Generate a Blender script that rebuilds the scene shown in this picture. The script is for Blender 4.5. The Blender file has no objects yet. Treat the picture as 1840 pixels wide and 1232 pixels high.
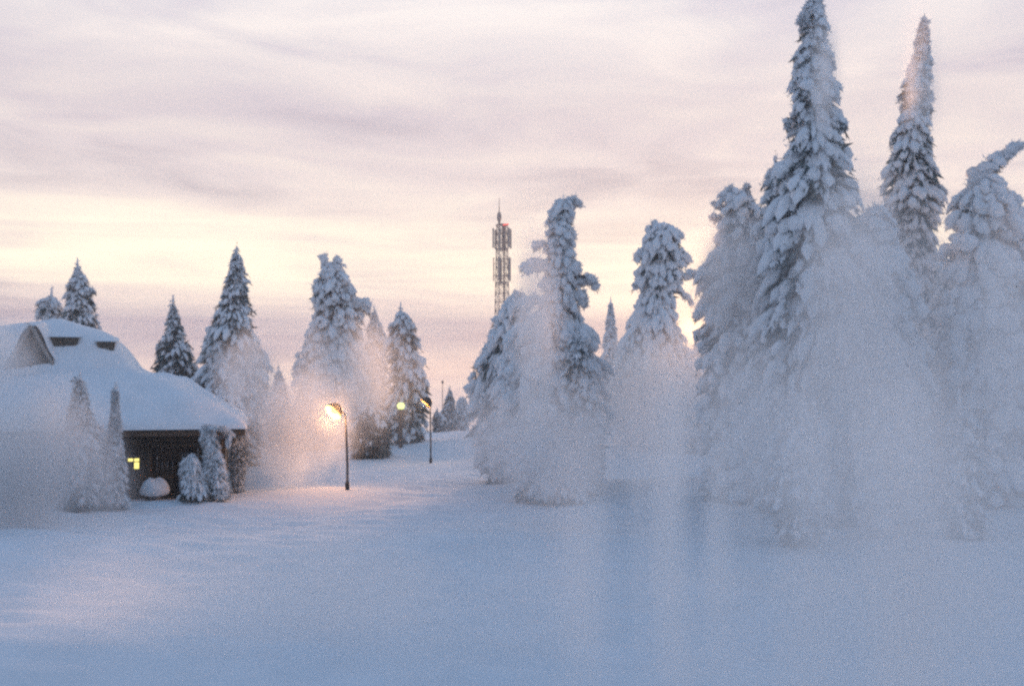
import bpy, math, random
import numpy as np
from mathutils import Vector, Matrix

# ------------------------------------------------------------------ basics
sc = bpy.context.scene
col = sc.collection
R = math.radians
FPX, CX, CY = 1806.0, 920.0, 616.0          # focal length / centre of the 1840x1232 frame
CAM_Z, HORIZON = 5.0, 685.0
PITCH = math.atan((HORIZON - CY) / FPX)

# ------------------------------------------------------------------ camera
cd = bpy.data.cameras.new('camera')
cam = bpy.data.objects.new('camera', cd); col.objects.link(cam)
cam.location = (0, 0, CAM_Z)
cam.rotation_euler = (R(90) + PITCH, 0, 0)
cd.sensor_width = 36.0; cd.sensor_fit = 'HORIZONTAL'
cd.lens = 36.0 * FPX / 1840.0
cd.clip_start = 0.1; cd.clip_end = 6000
sc.camera = cam

# ------------------------------------------------------------------ render
sc.render.engine = 'CYCLES'
cy = sc.cycles
cy.use_denoising = False                     # the residual sampling noise reads as the film grain of the photograph
cy.max_bounces = 6; cy.diffuse_bounces = 3; cy.glossy_bounces = 2
cy.transmission_bounces = 4; cy.volume_bounces = 4; cy.use_adaptive_sampling = True; cy.adaptive_threshold = 0.03; cy.transparent_max_bounces = 8
cy.volume_step_rate = 1.2; cy.volume_max_steps = 32
cy.filter_width = 2.5
cy.sample_clamp_indirect = 4.0
sc.view_settings.view_transform = 'Standard'
sc.view_settings.look = 'None'
sc.view_settings.gamma = 1.0
sc.view_settings.use_curve_mapping = False
sc.view_settings.exposure = 0.0

# ------------------------------------------------------------------ node helper
class NT:
    def __init__(self, tree):
        self.t = tree
    def n(self, typ, **kw):
        nd = self.t.nodes.new(typ)
        ins = kw.pop('ins', {})
        for k, v in kw.items(): setattr(nd, k, v)
        for k, v in ins.items(): self.put(nd, k, v)
        return nd
    def put(self, nd, k, v):
        s = nd.inputs[k]
        if isinstance(v, bpy.types.NodeSocket): self.t.links.new(v, s)
        else: s.default_value = v
    def m(self, op, a, b=None, c=None, clamp=False):
        nd = self.n('ShaderNodeMath', operation=op, use_clamp=clamp)
        for i, v in enumerate((a, b, c)):
            if v is not None: self.put(nd, i, v)
        return nd.outputs[0]
    def ramp(self, fac, stops, interp='LINEAR'):
        nd = self.n('ShaderNodeValToRGB')
        cr = nd.color_ramp; cr.interpolation = interp
        while len(cr.elements) < len(stops): cr.elements.new(0.5)
        for e, (p, c) in zip(cr.elements, stops):
            e.position = p
            e.color = (c, c, c, 1) if isinstance(c, (int, float)) else (*c, 1)
        self.put(nd, 0, fac)
        return nd.outputs[0]
    def mix(self, fac, a, b, blend='MIX'):
        nd = self.n('ShaderNodeMix', data_type='RGBA', blend_type=blend)
        self.put(nd, 0, fac)
        for k, v in ((6, a), (7, b)):
            if isinstance(v, tuple) and len(v) == 3: v = (*v, 1)
            self.put(nd, k, v)
        return nd.outputs[2]
    def smooth(self, v, a, b, lo=0.0, hi=1.0):
        nd = self.n('ShaderNodeMapRange', interpolation_type='SMOOTHSTEP')
        for i, x in enumerate((v, a, b, lo, hi)): self.put(nd, i, x)
        return nd.outputs[0]

# ------------------------------------------------------------------ world: dusk, thin broken overcast
SUN_AZ, SUN_EL = R(10.5), R(4.5)               # sun low, ahead and a little right
sun_dir = Vector((math.sin(SUN_AZ) * math.cos(SUN_EL), math.cos(SUN_AZ) * math.cos(SUN_EL), math.sin(SUN_EL)))
w = bpy.data.worlds.new('World'); sc.world = w; w.use_nodes = True
t = NT(w.node_tree); w.node_tree.nodes.clear()
tc = t.n('ShaderNodeTexCoord')
sep = t.n('ShaderNodeSeparateXYZ', ins={0: tc.outputs['Generated']})
X, Y, Z = sep.outputs
nis = t.n('ShaderNodeTexSky', sky_type='NISHITA', sun_disc=False, sun_elevation=SUN_EL, sun_rotation=SUN_AZ)
nis_c = t.mix(1.0, nis.outputs[0], (0.10, 0.10, 0.10), 'MULTIPLY')
# vertical structure of the cloud deck towards the afterglow and away from it
zz = t.smooth(Z, -0.15, 1.0)
zz = t.m('ADD', t.m('MULTIPLY', Z, 0.8), 0.2, clamp=True)      # z -0.25..1 -> 0..1
f = lambda z: max(0, min(1, z * 0.8 + 0.2))
front = t.ramp(zz, [(f(-0.25), (0.38, 0.43, 0.54)), (f(-0.02), (0.68, 0.60, 0.62)), (f(0.012), (0.92, 0.74, 0.64)),
                    (f(0.032), (0.50, 0.45, 0.51)), (f(0.058), (0.44, 0.41, 0.49)), (f(0.08), (1.02, 0.885, 0.76)), (f(0.115), (1.20, 1.05, 0.85)),
                    (f(0.19), (0.97, 0.865, 0.815)), (f(0.26), (0.80, 0.725, 0.755)), (f(0.37), (0.88, 0.85, 0.90)),
                    (f(0.55), (0.50, 0.58, 0.76)), (f(1.0), (0.145, 0.315, 0.565))])
back = t.ramp(zz, [(f(-0.25), (0.34, 0.41, 0.53)), (f(0.0), (0.47, 0.51, 0.61)), (f(0.3), (0.37, 0.45, 0.61)),
                   (f(1.0), (0.145, 0.315, 0.565))])
dotp = t.m('ADD', t.m('MULTIPLY', X, math.sin(SUN_AZ - 0.1)), t.m('MULTIPLY', Y, math.cos(SUN_AZ - 0.1)))
side = t.smooth(dotp, -0.35, 0.85)
base = t.mix(side, back, front)
# cloud layer: noise on a plane overhead, so the banks flatten towards the horizon
den = t.m('ADD', t.m('MAXIMUM', Z, 0.0), 0.10)
px = t.m('DIVIDE', X, den); py = t.m('DIVIDE', Y, den)
cv = t.n('ShaderNodeCombineXYZ', ins={0: px, 1: py, 2: t.m('MULTIPLY', Z, 3.0)}).outputs[0]
nz1 = t.n('ShaderNodeTexNoise', ins={'Vector': cv, 'Scale': 0.62, 'Detail': 5.0, 'Roughness': 0.52, 'Distortion': 0.35}).outputs[0]
cv2 = t.n('ShaderNodeCombineXYZ', ins={0: t.m('MULTIPLY', X, 2.2), 1: t.m('MULTIPLY', Y, 2.2), 2: t.m('MULTIPLY', Z, 10.0)}).outputs[0]
nz2 = t.n('ShaderNodeTexNoise', ins={'Vector': cv2, 'Scale': 1.7, 'Detail': 4.0, 'Roughness': 0.5, 'Distortion': 0.8}).outputs[0]
cv3 = t.n('ShaderNodeCombineXYZ', ins={0: t.m('MULTIPLY', X, 2.0), 1: t.m('MULTIPLY', Y, 2.0), 2: t.m('MULTIPLY', Z, 34.0)}).outputs[0]
nz3 = t.n('ShaderNodeTexNoise', ins={'Vector': cv3, 'Scale': 1.6, 'Detail': 4.0, 'Roughness': 0.55, 'Distortion': 1.0}).outputs[0]
cl = t.m('ADD', t.m('MULTIPLY', nz1, 0.40), t.m('MULTIPLY', nz2, 0.60))
low = t.smooth(Z, 0.06, 0.24, 0.62, 0.0)
cl = t.m('ADD', cl, t.m('MULTIPLY', t.m('SUBTRACT', nz3, 0.5), low))
shade = t.ramp(cl, [(0.34, (0.64, 0.64, 0.73)), (0.46, (0.90, 0.89, 0.93)), (0.55, (1.04, 1.03, 1.0)), (0.66, (1.20, 1.17, 1.08))])
clouds = t.mix(1.0, base, shade, 'MULTIPLY')
# glow of the veiled sun itself
sv = t.n('ShaderNodeVectorMath', operation='DOT_PRODUCT', ins={0: tc.outputs['Generated'], 1: tuple(Vector((math.sin(R(10.2)), math.cos(R(10.2)), math.sin(R(2.9)))).normalized())}).outputs['Value']
glow = t.m('ADD', t.m('MULTIPLY', t.m('POWER', t.m('MAXIMUM', sv, 0.0), 9000.0), 2.2), t.m('MULTIPLY', t.m('POWER', t.m('MAXIMUM', sv, 0.0), 420.0), 0.42))
gl = t.mix(1.0, (1.0, 0.62, 0.26), t.n('ShaderNodeCombineXYZ', ins={0: glow, 1: glow, 2: glow}).outputs[0], 'MULTIPLY')
clouds = t.mix(1.0, clouds, gl, 'ADD')
skyc = t.mix(0.06, clouds, nis_c)
bg = t.n('ShaderNodeBackground', ins={0: skyc, 1: 1.0})
out = t.n('ShaderNodeOutputWorld'); w.node_tree.links.new(bg.outputs[0], out.inputs[0])

# ------------------------------------------------------------------ sun (veiled, almost set)
sd = bpy.data.lights.new('sun', 'SUN'); so = bpy.data.objects.new('sun', sd); col.objects.link(so)
sd.energy = 3.8; sd.angle = R(8); sd.color = (1.0, 0.57, 0.36)
so.rotation_euler = (-sun_dir).to_track_quat('-Z', 'Y').to_euler()
so.location = sun_dir * 300

# ------------------------------------------------------------------ geometry helpers
def ray(pxx, pyy):
    a, b = (pxx - CX) / FPX, (CY - pyy) / FPX
    return Vector((a, math.cos(PITCH) - b * math.sin(PITCH), math.sin(PITCH) + b * math.cos(PITCH)))
def at(pxx, pyy, depth):
    d = ray(pxx, pyy); return Vector((0, 0, CAM_Z)) + d * (depth / d.y)

def softplus(v, k):
    v = np.asarray(v, float); return np.where(v * k > 30, v, np.log1p(np.exp(np.clip(v * k, -60, 30))) / k)
MOUNDS = [(-8.2, 43.5, 0.28, 3.0, 1.6), (9, 47, 0.45, 5.5, 2.2), (12, 60, 0.75, 9, 3), (-3, 30, 0.3, 5, 3), (6, 24, 0.35, 4, 2.5),
          (-13, 30, 0.35, 6, 4), (14, 30, 0.4, 4, 3), (2.2, 46.5, 0.4, 3.5, 2), (-14.2, 40.6, 0.3, 2.5, 1.2), (-20, 37, 0.5, 5, 2.5),
          (21, 37, 0.5, 5, 3), (-1, 74, 0.9, 9, 5), (8, 88, 1.3, 14, 9), (-9, 18, 0.25, 4, 2), (4, 17, 0.2, 3, 1.5)]
def gz(x, y):
    x = np.asarray(x, float); y = np.asarray(y, float)
    z = 0.10 * np.sin(x * 0.31 + 1.3) * np.sin(y * 0.23 + 0.4) + 0.07 * np.sin(x * 0.11 + y * 0.17) + 0.045 * np.sin(x * 0.83 - y * 0.57 + 2) \
        + 0.02 * np.sin(x * 1.9 + y * 1.3) * np.sin(y * 2.1 - x * 0.7)
    z = z + 0.030 * np.sin(x * 2.3 + 0.8 * np.sin(y * 0.9)) * np.sin(y * 3.1 + 1.2 * np.sin(x * 0.7)) + 0.018 * np.sin(x * 1.1 + y * 4.7 + 2 * np.sin(x * .5))
    for mx, my, h, sx, sy in MOUNDS:
        z = z + h * np.exp(-((x - mx) / sx) ** 2 - ((y - my) / sy) ** 2)
    drop = softplus(y - 112, 0.12)
    z = z - 90 * (1 - np.exp(-0.09 * drop / 90))
    return z
def g1(x, y): return float(gz(x, y))

def mesh_np(name, verts, faces, mat, smooth=True, parent=None, tag_=None):
    """verts (N,3), faces (M,k) int array"""
    me = bpy.data.meshes.new(name)
    verts = np.asarray(verts, np.float32); faces = np.asarray(faces, np.int32)
    k = faces.shape[1]
    me.vertices.add(len(verts)); me.vertices.foreach_set('co', verts.ravel())
    me.loops.add(faces.size); me.loops.foreach_set('vertex_index', faces.ravel())
    me.polygons.add(len(faces))
    me.polygons.foreach_set('loop_start', np.arange(len(faces), dtype=np.int32) * k)
    me.polygons.foreach_set('use_smooth', np.full(len(faces), smooth, dtype=bool))
    me.update(calc_edges=True); me.validate()
    me.materials.append(mat)
    o = bpy.data.objects.new(name, me); col.objects.link(o)
    if parent is not None: o.parent = parent
    return o
def mesh_py(name, verts, faces, mat, smooth=False, parent=None):
    me = bpy.data.meshes.new(name); me.from_pydata([tuple(v) for v in verts], [], faces); me.update()
    if smooth: me.polygons.foreach_set('use_smooth', [True] * len(me.polygons))
    me.materials.append(mat)
    o = bpy.data.objects.new(name, me); col.objects.link(o)
    if parent is not None: o.parent = parent
    return o
def tag(o, label, cat, group=None, kind=None):
    if label: o['label'] = label
    if cat: o['category'] = cat
    if group: o['group'] = group
    if kind: o['kind'] = kind
    return o
def empty(name, loc=(0, 0, 0), label=None, cat=None, group=None):
    o = bpy.data.objects.new(name, None); col.objects.link(o); o.location = loc; o.empty_display_size = 0.3
    return tag(o, label, cat, group)
class MB:
    """collects boxes / tubes in one mesh"""
    def __init__(self): self.v, self.f = [], []
    def box(self, c, s, rot=None, bevel=0.0):
        c = Vector(c); n = len(self.v)
        for dx in (-.5, .5):
            for dy in (-.5, .5):
                for dz in (-.5, .5):
                    p = Vector((dx * s[0], dy * s[1], dz * s[2]))
                    if rot is not None: p = rot @ p
                    self.v.append(c + p)
        for q in ((0, 1, 3, 2), (4, 6, 7, 5), (0, 4, 5, 1), (2, 3, 7, 6), (0, 2, 6, 4), (1, 5, 7, 3)):
            self.f.append(tuple(n + i for i in q))
        return self
    def tube(self, pts, rad, sides=10, cap=True):
        pts = [Vector(p) for p in pts]; rad = rad if isinstance(rad, (list, tuple)) else [rad] * len(pts)
        n0 = len(self.v)
        for i, p in enumerate(pts):
            d = (pts[min(i + 1, len(pts) - 1)] - pts[max(i - 1, 0)]).normalized()
            ref = Vector((1, 0, 0)) if abs(d.x) < 0.9 else Vector((0, 1, 0))
            a = d.cross(ref).normalized(); b = d.cross(a)
            for k in range(sides):
                th = 2 * math.pi * k / sides
                self.v.append(p + (a * math.cos(th) + b * math.sin(th)) * rad[i])
        for i in range(len(pts) - 1):
            for k in range(sides):
                k2 = (k + 1) % sides
                self.f.append((n0 + i * sides + k, n0 + i * sides + k2, n0 + (i + 1) * sides + k2, n0 + (i + 1) * sides + k))
        if cap:
            self.f.append(tuple(n0 + k for k in reversed(range(sides))))
            e = n0 + (len(pts) - 1) * sides
            self.f.append(tuple(e + k for k in range(sides)))
        return self
    def lathe(self, prof, sides=20, mtx=None):
        n0 = len(self.v)
        for r, z in prof:
            for k in range(sides):
                th = 2 * math.pi * k / sides
                p = Vector((r * math.cos(th), r * math.sin(th), z))
                self.v.append(mtx @ p if mtx is not None else p)
        for i in range(len(prof) - 1):
            for k in range(sides):
                k2 = (k + 1) % sides
                self.f.append((n0 + i * sides + k, n0 + i * sides + k2, n0 + (i + 1) * sides + k2, n0 + (i + 1) * sides + k))
        return self
    def poly(self, pts):
        n = len(self.v); self.v += [Vector(p) for p in pts]; self.f.append(tuple(range(n, n + len(pts)))); return self
    def build(self, name, mat, parent=None, smooth=False, origin=None):
        v = self.v if origin is None else [p - Vector(origin) for p in self.v]
        return mesh_py(name, v, self.f, mat, smooth, parent)

# ------------------------------------------------------------------ materials
def material(name, color, rough=0.8, vary=0.15, scale=3.0, bump=0.0, bscale=20.0, metal=0.0, spec=0.3, stretch=(1, 1, 1), emit=None, estr=0.0, tint=None):
    m = bpy.data.materials.new(name); m.use_nodes = True
    t = NT(m.node_tree); m.node_tree.nodes.clear()
    tc = t.n('ShaderNodeTexCoord')
    mp = t.n('ShaderNodeMapping', ins={'Vector': tc.outputs['Object'], 'Scale': stretch}).outputs[0]
    nz = t.n('ShaderNodeTexNoise', ins={'Vector': mp, 'Scale': scale, 'Detail': 5.0, 'Roughness': 0.6}).outputs[0]
    lo = tuple(c * (1 - vary) for c in color); hi = tint or tuple(min(1, c * (1 + vary)) for c in color)
    cc = t.ramp(nz, [(0.3, lo), (0.7, hi)])
    b = t.n('ShaderNodeBsdfPrincipled', ins={'Base Color': cc, 'Roughness': rough, 'Metallic': metal, 'Specular IOR Level': spec})
    if emit:
        t.put(b, 'Emission Color', (*emit, 1)); t.put(b, 'Emission Strength', estr)
    if bump:
        bn = t.n('ShaderNodeTexNoise', ins={'Vector': mp, 'Scale': bscale, 'Detail': 6.0, 'Roughness': 0.65}).outputs[0]
        bp = t.n('ShaderNodeBump', ins={'Strength': bump, 'Distance': 0.06, 'Height': bn})
        t.put(b, 'Normal', bp.outputs[0])
    o = t.n('ShaderNodeOutputMaterial'); m.node_tree.links.new(b.outputs[0], o.inputs[0])
    return m
M = {}
M['snow_ground'] = material('snow_ground', (0.80, 0.84, 0.88), 0.75, 0.05, 0.6, 0.6, 2.2, spec=0.2)
M['snow_roof'] = material('snow_roof', (0.82, 0.855, 0.89), 0.75, 0.04, 0.8, 0.35, 3.0, spec=0.2)
M['snow_tree'] = material('snow_tree', (0.84, 0.87, 0.90), 0.85, 0.08, 2.2, 0.9, 9.0, spec=0.15)
M['needles'] = material('needles', (0.05, 0.075, 0.065), 0.8, 0.4, 3.0, tint=(0.20, 0.25, 0.26))
M['bark'] = material('bark', (0.12, 0.09, 0.075), 0.9, 0.5, 6.0, 0.8, 14.0, stretch=(1, 1, 0.25), tint=(0.34, 0.33, 0.33))
M['log'] = material('log', (0.075, 0.058, 0.038), 0.75, 0.45, 5.0, 0.5, 22.0, stretch=(0.15, 1, 1))
M['plank'] = material('plank', (0.10, 0.068, 0.046), 0.75, 0.4, 5.0, 0.4, 22.0, stretch=(1, 1, 0.15))
M['dark_wood'] = material('dark_wood', (0.045, 0.032, 0.024), 0.7, 0.4, 6.0, 0.3, 20.0)
M['trim'] = material('trim', (0.30, 0.28, 0.26), 0.6, 0.2, 6.0, 0.2, 20.0)
M['shingle'] = material('shingle', (0.15, 0.135, 0.115), 0.85, 0.4, 8.0, 0.5, 20.0)
M['glass'] = material('glass', (0.045, 0.045, 0.04), 0.12, 0.2, 1.0, spec=0.5)
M['lit_glass'] = material('lit_glass', (0.8, 0.7, 0.3), 0.3, 0.05, 1.0, emit=(1.0, 0.86, 0.22), estr=1.5)
M['pole'] = material('pole', (0.16, 0.15, 0.145), 0.5, 0.25, 5.0, 0.1, 20.0, metal=0.4)
M['pole_wood'] = material('pole_wood', (0.06, 0.055, 0.05), 0.8, 0.3, 5.0, 0.3, 20.0)
M['black'] = material('black', (0.016, 0.016, 0.018), 0.45, 0.2, 4.0)
M['reflector'] = material('reflector', (0.80, 0.52, 0.20), 0.35, 0.05, 3.0)
M['steel'] = material('steel', (0.17, 0.165, 0.165), 0.5, 0.2, 3.0, metal=0.3)
M['antenna'] = material('antenna', (0.20, 0.21, 0.20), 0.55, 0.15, 2.0)
M['red_lamp'] = material('red_lamp', (0.7, 0.04, 0.03), 0.4, 0.1, 2.0, emit=(1.0, 0.08, 0.05), estr=1.2)
def emitter(name, c, s):
    m = bpy.data.materials.new(name); m.use_nodes = True
    t = NT(m.node_tree); m.node_tree.nodes.clear()
    e = t.n('ShaderNodeEmission', ins={0: (*c, 1), 1: s}); o = t.n('ShaderNodeOutputMaterial')
    m.node_tree.links.new(e.outputs[0], o.inputs[0]); return m
M['bulb_orange'] = emitter('bulb_orange', (1.0, 0.56, 0.15), 2.6)
M['bulb_green'] = emitter('bulb_green', (0.85, 1.0, 0.36), 1.5)

# ------------------------------------------------------------------ ground
def build_ground():
    ys = np.concatenate([np.arange(-60, 10, 5.0), np.arange(10, 45, 0.25), np.arange(45, 130, 0.5), np.arange(130, 260, 5.0), np.linspace(260, 700, 30)])
    xs = np.concatenate([np.linspace(-700, -80, 30), np.arange(-75, -40, 2.5), np.arange(-40, -14, 0.5), np.arange(-14, 14, 0.3), np.arange(14, 40, 0.5), np.arange(40, 76, 2.5), np.linspace(80, 700, 30)])
    gx, gy = np.meshgrid(xs, ys)
    v = np.stack([gx, gy, gz(gx, gy)], -1).reshape(-1, 3)
    nx, ny = len(xs), len(ys)
    i = np.arange(nx - 1)[None, :] + np.arange(ny - 1)[:, None] * nx
    fcs = np.stack([i, i + 1, i + nx + 1, i + nx], -1).reshape(-1, 4)
    o = mesh_np('snow_ground', v, fcs, M['snow_ground']); tag(o, 'open undulating snowfield of the hilltop clearing', 'snow', kind='structure')
    return o
build_ground()

# ------------------------------------------------------------------ snow-laden trees
def fingers_mesh(P0, P1, P2, Rad, rings, sides, rng, flat=0.85, lump=0.20):
    """swept lumpy snow fingers, all at once"""
    N = len(P0)
    tt = np.linspace(0, 1, rings)
    prof = np.power(np.clip(1 - np.abs(2 * tt - 1.10) ** 3.0, 0, 1), 0.55) * (0.72 + 0.34 * tt); prof[0] = 0.03; prof[-1] = 0.03
    tb = tt[None, :, None]
    C = (1 - tb) ** 2 * P0[:, None] + 2 * tb * (1 - tb) * P1[:, None] + tb ** 2 * P2[:, None]
    T = 2 * (1 - tb) * (P1 - P0)[:, None] + 2 * tb * (P2 - P1)[:, None]
    T /= np.linalg.norm(T, axis=-1, keepdims=True) + 1e-9
    up = np.array([0.0, 0.0, 1.0]) + rng.normal(0, 0.08, (N, 1, 3))
    S = np.cross(T, up); S /= np.linalg.norm(S, axis=-1, keepdims=True) + 1e-9
    Nn = np.cross(S, T)
    rr = Rad[:, None] * prof[None] * (1 + lump * rng.normal(0, 1, (N, rings)).clip(-1.6, 1.6))
    th = np.linspace(0, 2 * np.pi, sides, endpoint=False)
    rv = rr[:, :, None] * (1 + 0.16 * rng.normal(0, 1, (N, rings, sides)).clip(-1.8, 1.8))
    V = C[:, :, None] + rv[..., None] * (np.cos(th)[None, None, :, None] * S[:, :, None] + flat * np.sin(th)[None, None, :, None] * Nn[:, :, None])
    V = V.reshape(-1, 3)
    base = (np.arange(N) * rings * sides)[:, None, None]
    i = np.arange(rings - 1)[None, :, None] * sides; k = np.arange(sides)[None, None, :]; k2 = (k + 1) % sides
    F = np.stack([base + i + k, base + i + k2, base + i + sides + k2, base + i + sides + k], -1).reshape(-1, 4)
    return V, F

def needle_mesh(P, D, L, W, rng):
    """thin pointed blades"""
    N = len(P)
    s = np.cross(D, rng.normal(0, 1, (N, 3))); s /= np.linalg.norm(s, axis=1, keepdims=True) + 1e-9
    V = np.stack([P - s * W[:, None], P + s * W[:, None], P + D * L[:, None]], 1).reshape(-1, 3)
    F = np.arange(3 * N).reshape(-1, 3)
    return V, F

def snow_tree(name, label, depth, prof, seed, fat=1.0, dens=1.0, droop=0.8, rings=6, sides=6, green=0.25, arms=(), group=None,
              base=None, cat='tree', gap=0.06, lumps=0.5, rough=1.0, spike=1.0):
    """prof: (py, xl, xr) rows of the photographed outline, top first; the crown is a solid of revolution-like
    volume round its own trunk at the given distance"""
    rng = np.random.default_rng(seed)
    rows = []
    for py_, xl, xr in prof:
        a, b = at(xl, py_, depth), at(xr, py_, depth)
        rows.append((a.z, (a.x + b.x) / 2, abs(b.x - a.x) / 2))
    rows.sort()
    xb = rows[0][1] if base is None else at(base, 800, depth).x
    zg = g1(xb, depth)
    rows = [r for r in rows if r[0] > zg]
    if rows[0][0] > zg + 0.15: rows.insert(0, (zg + 0.02, xb, rows[0][2] * 0.92))
    zs, xs, rs = (np.array(c) for c in zip(*rows))
    ztop = zs[-1]; H = ztop - zg
    root = empty(name, (xb, depth, zg), label, cat, group or ('snow-laden spruces around the clearing' if cat == 'tree' else 'snow-covered shrubs'))
    O = np.array([xb, depth, zg])
    cx = lambda z: np.interp(z, zs, xs); cr = lambda z: np.interp(z, zs, rs)
    wob = rng.uniform(0, 6.28, 6); wa = 0.08 + 0.09 * rough; tper = rng.uniform(0.9, 1.5); tph = rng.uniform(0, 2, 7)
    yoff = rng.normal(0, 0.03 * H, 3)
    cyy = lambda z: depth + yoff[0] * np.sin((z - zg) / H * 3.0) * 0.3
    # boughs
    P0, P1, P2, Rd = [], [], [], []
    z = zs[0] + 0.1
    while z < ztop:
        r = float(cr(z)); s = float(np.clip(0.42 * r + 0.16, 0.16, 0.95)) * fat
        n = max(2, int(round(2 * math.pi * max(r, 0.12) / (0.72 * s) * dens)))
        ph0 = rng.uniform(0, 6.28)
        for k in range(n):
            if rng.random() < gap: continue
            zz_ = z + rng.uniform(-0.3, 0.3) * s
            a = ph0 + 2 * math.pi * (k + rng.uniform(-0.35, 0.35)) / n
            rad = r * rng.uniform(0.80, 1.04) * (1 + wa * (math.sin(2 * a + zz_ * 1.7 + wob[0]) * math.sin(zz_ * 2.6 + wob[1]) + 0.8 * math.sin(3 * a - zz_ * 3.1 + wob[2])))
            sct = int((a % 6.2832) / 1.0472)
            rad *= 1 + rough * 0.20 * (0.5 - ((zz_ + tph[sct]) / tper % 1.0))
            if rng.random() < 0.06 * rough: rad *= 1.18
            L = max(rad, 0.5 * s)
            d = np.array([math.cos(a), math.sin(a), 0.0])
            c = np.array([float(cx(zz_)), float(cyy(zz_)), zz_])
            dr = droop * rng.uniform(0.6, 1.25)
            ls = min(L, 1.35 * s + 0.2 * L)
            st = c + d * max(rad - ls, 0.0) + np.array([0, 0, dr * ls * 0.85])
            en = c + d * max(rad - 0.45 * s * 0.3, 0.1)
            mid = (st + en) / 2 + np.array([0, 0, 0.22 * ls]) + d * 0.12 * ls
            if st[2] > ztop: st[2] = ztop - 0.05
            P0.append(st); P1.append(mid); P2.append(en); Rd.append(s * rng.uniform(0.17, 0.30))
            tang = np.array([-d[1], d[0], 0])
            for q in (-1, 1):
                for fr in (0.35, 0.65):
                    if rng.random() < 0.25: continue
                    b0 = st + (en - st) * fr * 0.8 + np.array([0, 0, 0.05 * s])
                    ln = s * rng.uniform(0.45, 0.85) * (1.1 - 0.4 * fr)
                    dd = d * 0.75 + tang * q * rng.uniform(0.5, 0.95)
                    e2 = b0 + dd * ln + np.array([0, 0, -dr * ln * rng.uniform(0.6, 1.1)])
                    P0.append(b0); P1.append((b0 + e2) / 2 + np.array([0, 0, 0.2 * ln])); P2.append(e2)
                    Rd.append(s * rng.uniform(0.11, 0.18))
        z += 0.56 * s * rng.uniform(0.8, 1.2)
    # leader
    for k in range(5):
        z0 = ztop - 0.32 * (k + 1) * fat * max(0.6, cr(ztop) * 2)
        c0 = np.array([cx(z0), cyy(z0), z0]); c1 = np.array([cx(z0 + .4), cyy(z0), min(z0 + 0.5 * fat, ztop)])
        P0.append(c0); P1.append((c0 + c1) / 2 + rng.normal(0, .04, 3)); P2.append(c1); Rd.append(max(0.06, min(0.22, cr(z0) * 0.5)) * fat)
    if spike > 0:
        tip = np.array([cx(ztop), cyy(ztop), ztop])
        for q, (hh, rr) in enumerate(((0.0, .10), (.28, .075), (.5, .05))):
            a0 = tip + np.array([0, 0, (hh - .35) * spike]); a1 = a0 + np.array([rng.normal(0, .04), rng.normal(0, .04), .55 * spike])
            P0.append(a0); P1.append((a0 + a1) / 2); P2.append(a1); Rd.append(rr * (0.5 + 0.5 * spike))
        for q in range(5):
            a = rng.uniform(0, 6.28); hh = rng.uniform(-.2, .35) * spike; a0 = tip + np.array([0, 0, hh]); ll = (.34 - hh * .4) * rng.uniform(.6, 1)
            a1 = a0 + np.array([math.cos(a) * ll, math.sin(a) * ll, rng.uniform(-.15, .05)])
            P0.append(a0); P1.append((a0 + a1) / 2 + np.array([0, 0, .06])); P2.append(a1); Rd.append(.055)
    # pillows of caked snow on the surface of the crown
    nl = int(lumps * 26 * float(np.sum((rs[1:] + rs[:-1]) / 2 * np.diff(zs))) ** 0.9 / fat)
    for k in range(nl):
        zl = zs[0] + (ztop - zs[0]) * rng.uniform(0.02, 1.0); r = float(cr(zl)); a = rng.uniform(0, 6.28)
        sl = float(np.clip(0.16 + 0.20 * r, 0.14, 0.52)) * fat * rng.uniform(0.6, 1.15)
        d = np.array([math.cos(a), math.sin(a), 0.0]); p = np.array([float(cx(zl)), float(cyy(zl)), zl]) + d * max(r * rng.uniform(0.55, 0.98) - 0.4 * sl, 0)
        e = p + d * sl * 0.9 + np.array([0, 0, -droop * sl * rng.uniform(0.6, 1.3)]); p = p + np.array([0, 0, 0.3 * sl])
        P0.append(p); P1.append((p + e) / 2 + np.array([0, 0, 0.25 * sl]) + d * .15 * sl); P2.append(e); Rd.append(sl * rng.uniform(0.38, 0.55))
    # side arms / hooked tips: (px0,py0,px1,py1,radius_px)
    for (x0, y0, x1, y1, rp) in arms:
        A = np.array(at(x0, y0, depth)); B = np.array(at(x1, y1, depth)); B[1] += rng.normal(0, 0.3)
        rad = rp / FPX * depth; ln = np.linalg.norm(B - A)
        ax = np.array([float(cx(A[2])), float(cyy(A[2])), A[2] - 0.1]) if A[2] < ztop else A - (B - A) * 0.05
        limb = MB(); limb.tube([ax - O, A - O, (A + B) / 2 - O + np.array([0, 0, 0.05]), B - O], [0.09, 0.08, 0.06, 0.03], 6); limb.build('limb', M['bark'], root, True)
        n = int(10 + 12 * ln / max(rad, 0.1) * dens)
        for q in range(int(3 + 2.5 * ln / max(rad, .1))):
            tpar = rng.uniform(0, .75); p0 = A + (B - A) * tpar + rng.normal(0, rad * .22, 3); e = p0 + (B - A) / max(ln, .01) * rad * 1.3
            P0.append(p0); P1.append((p0 + e) / 2 + np.array([0, 0, .1 * rad])); P2.append(e); Rd.append(rad * rng.uniform(.5, .72))
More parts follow.
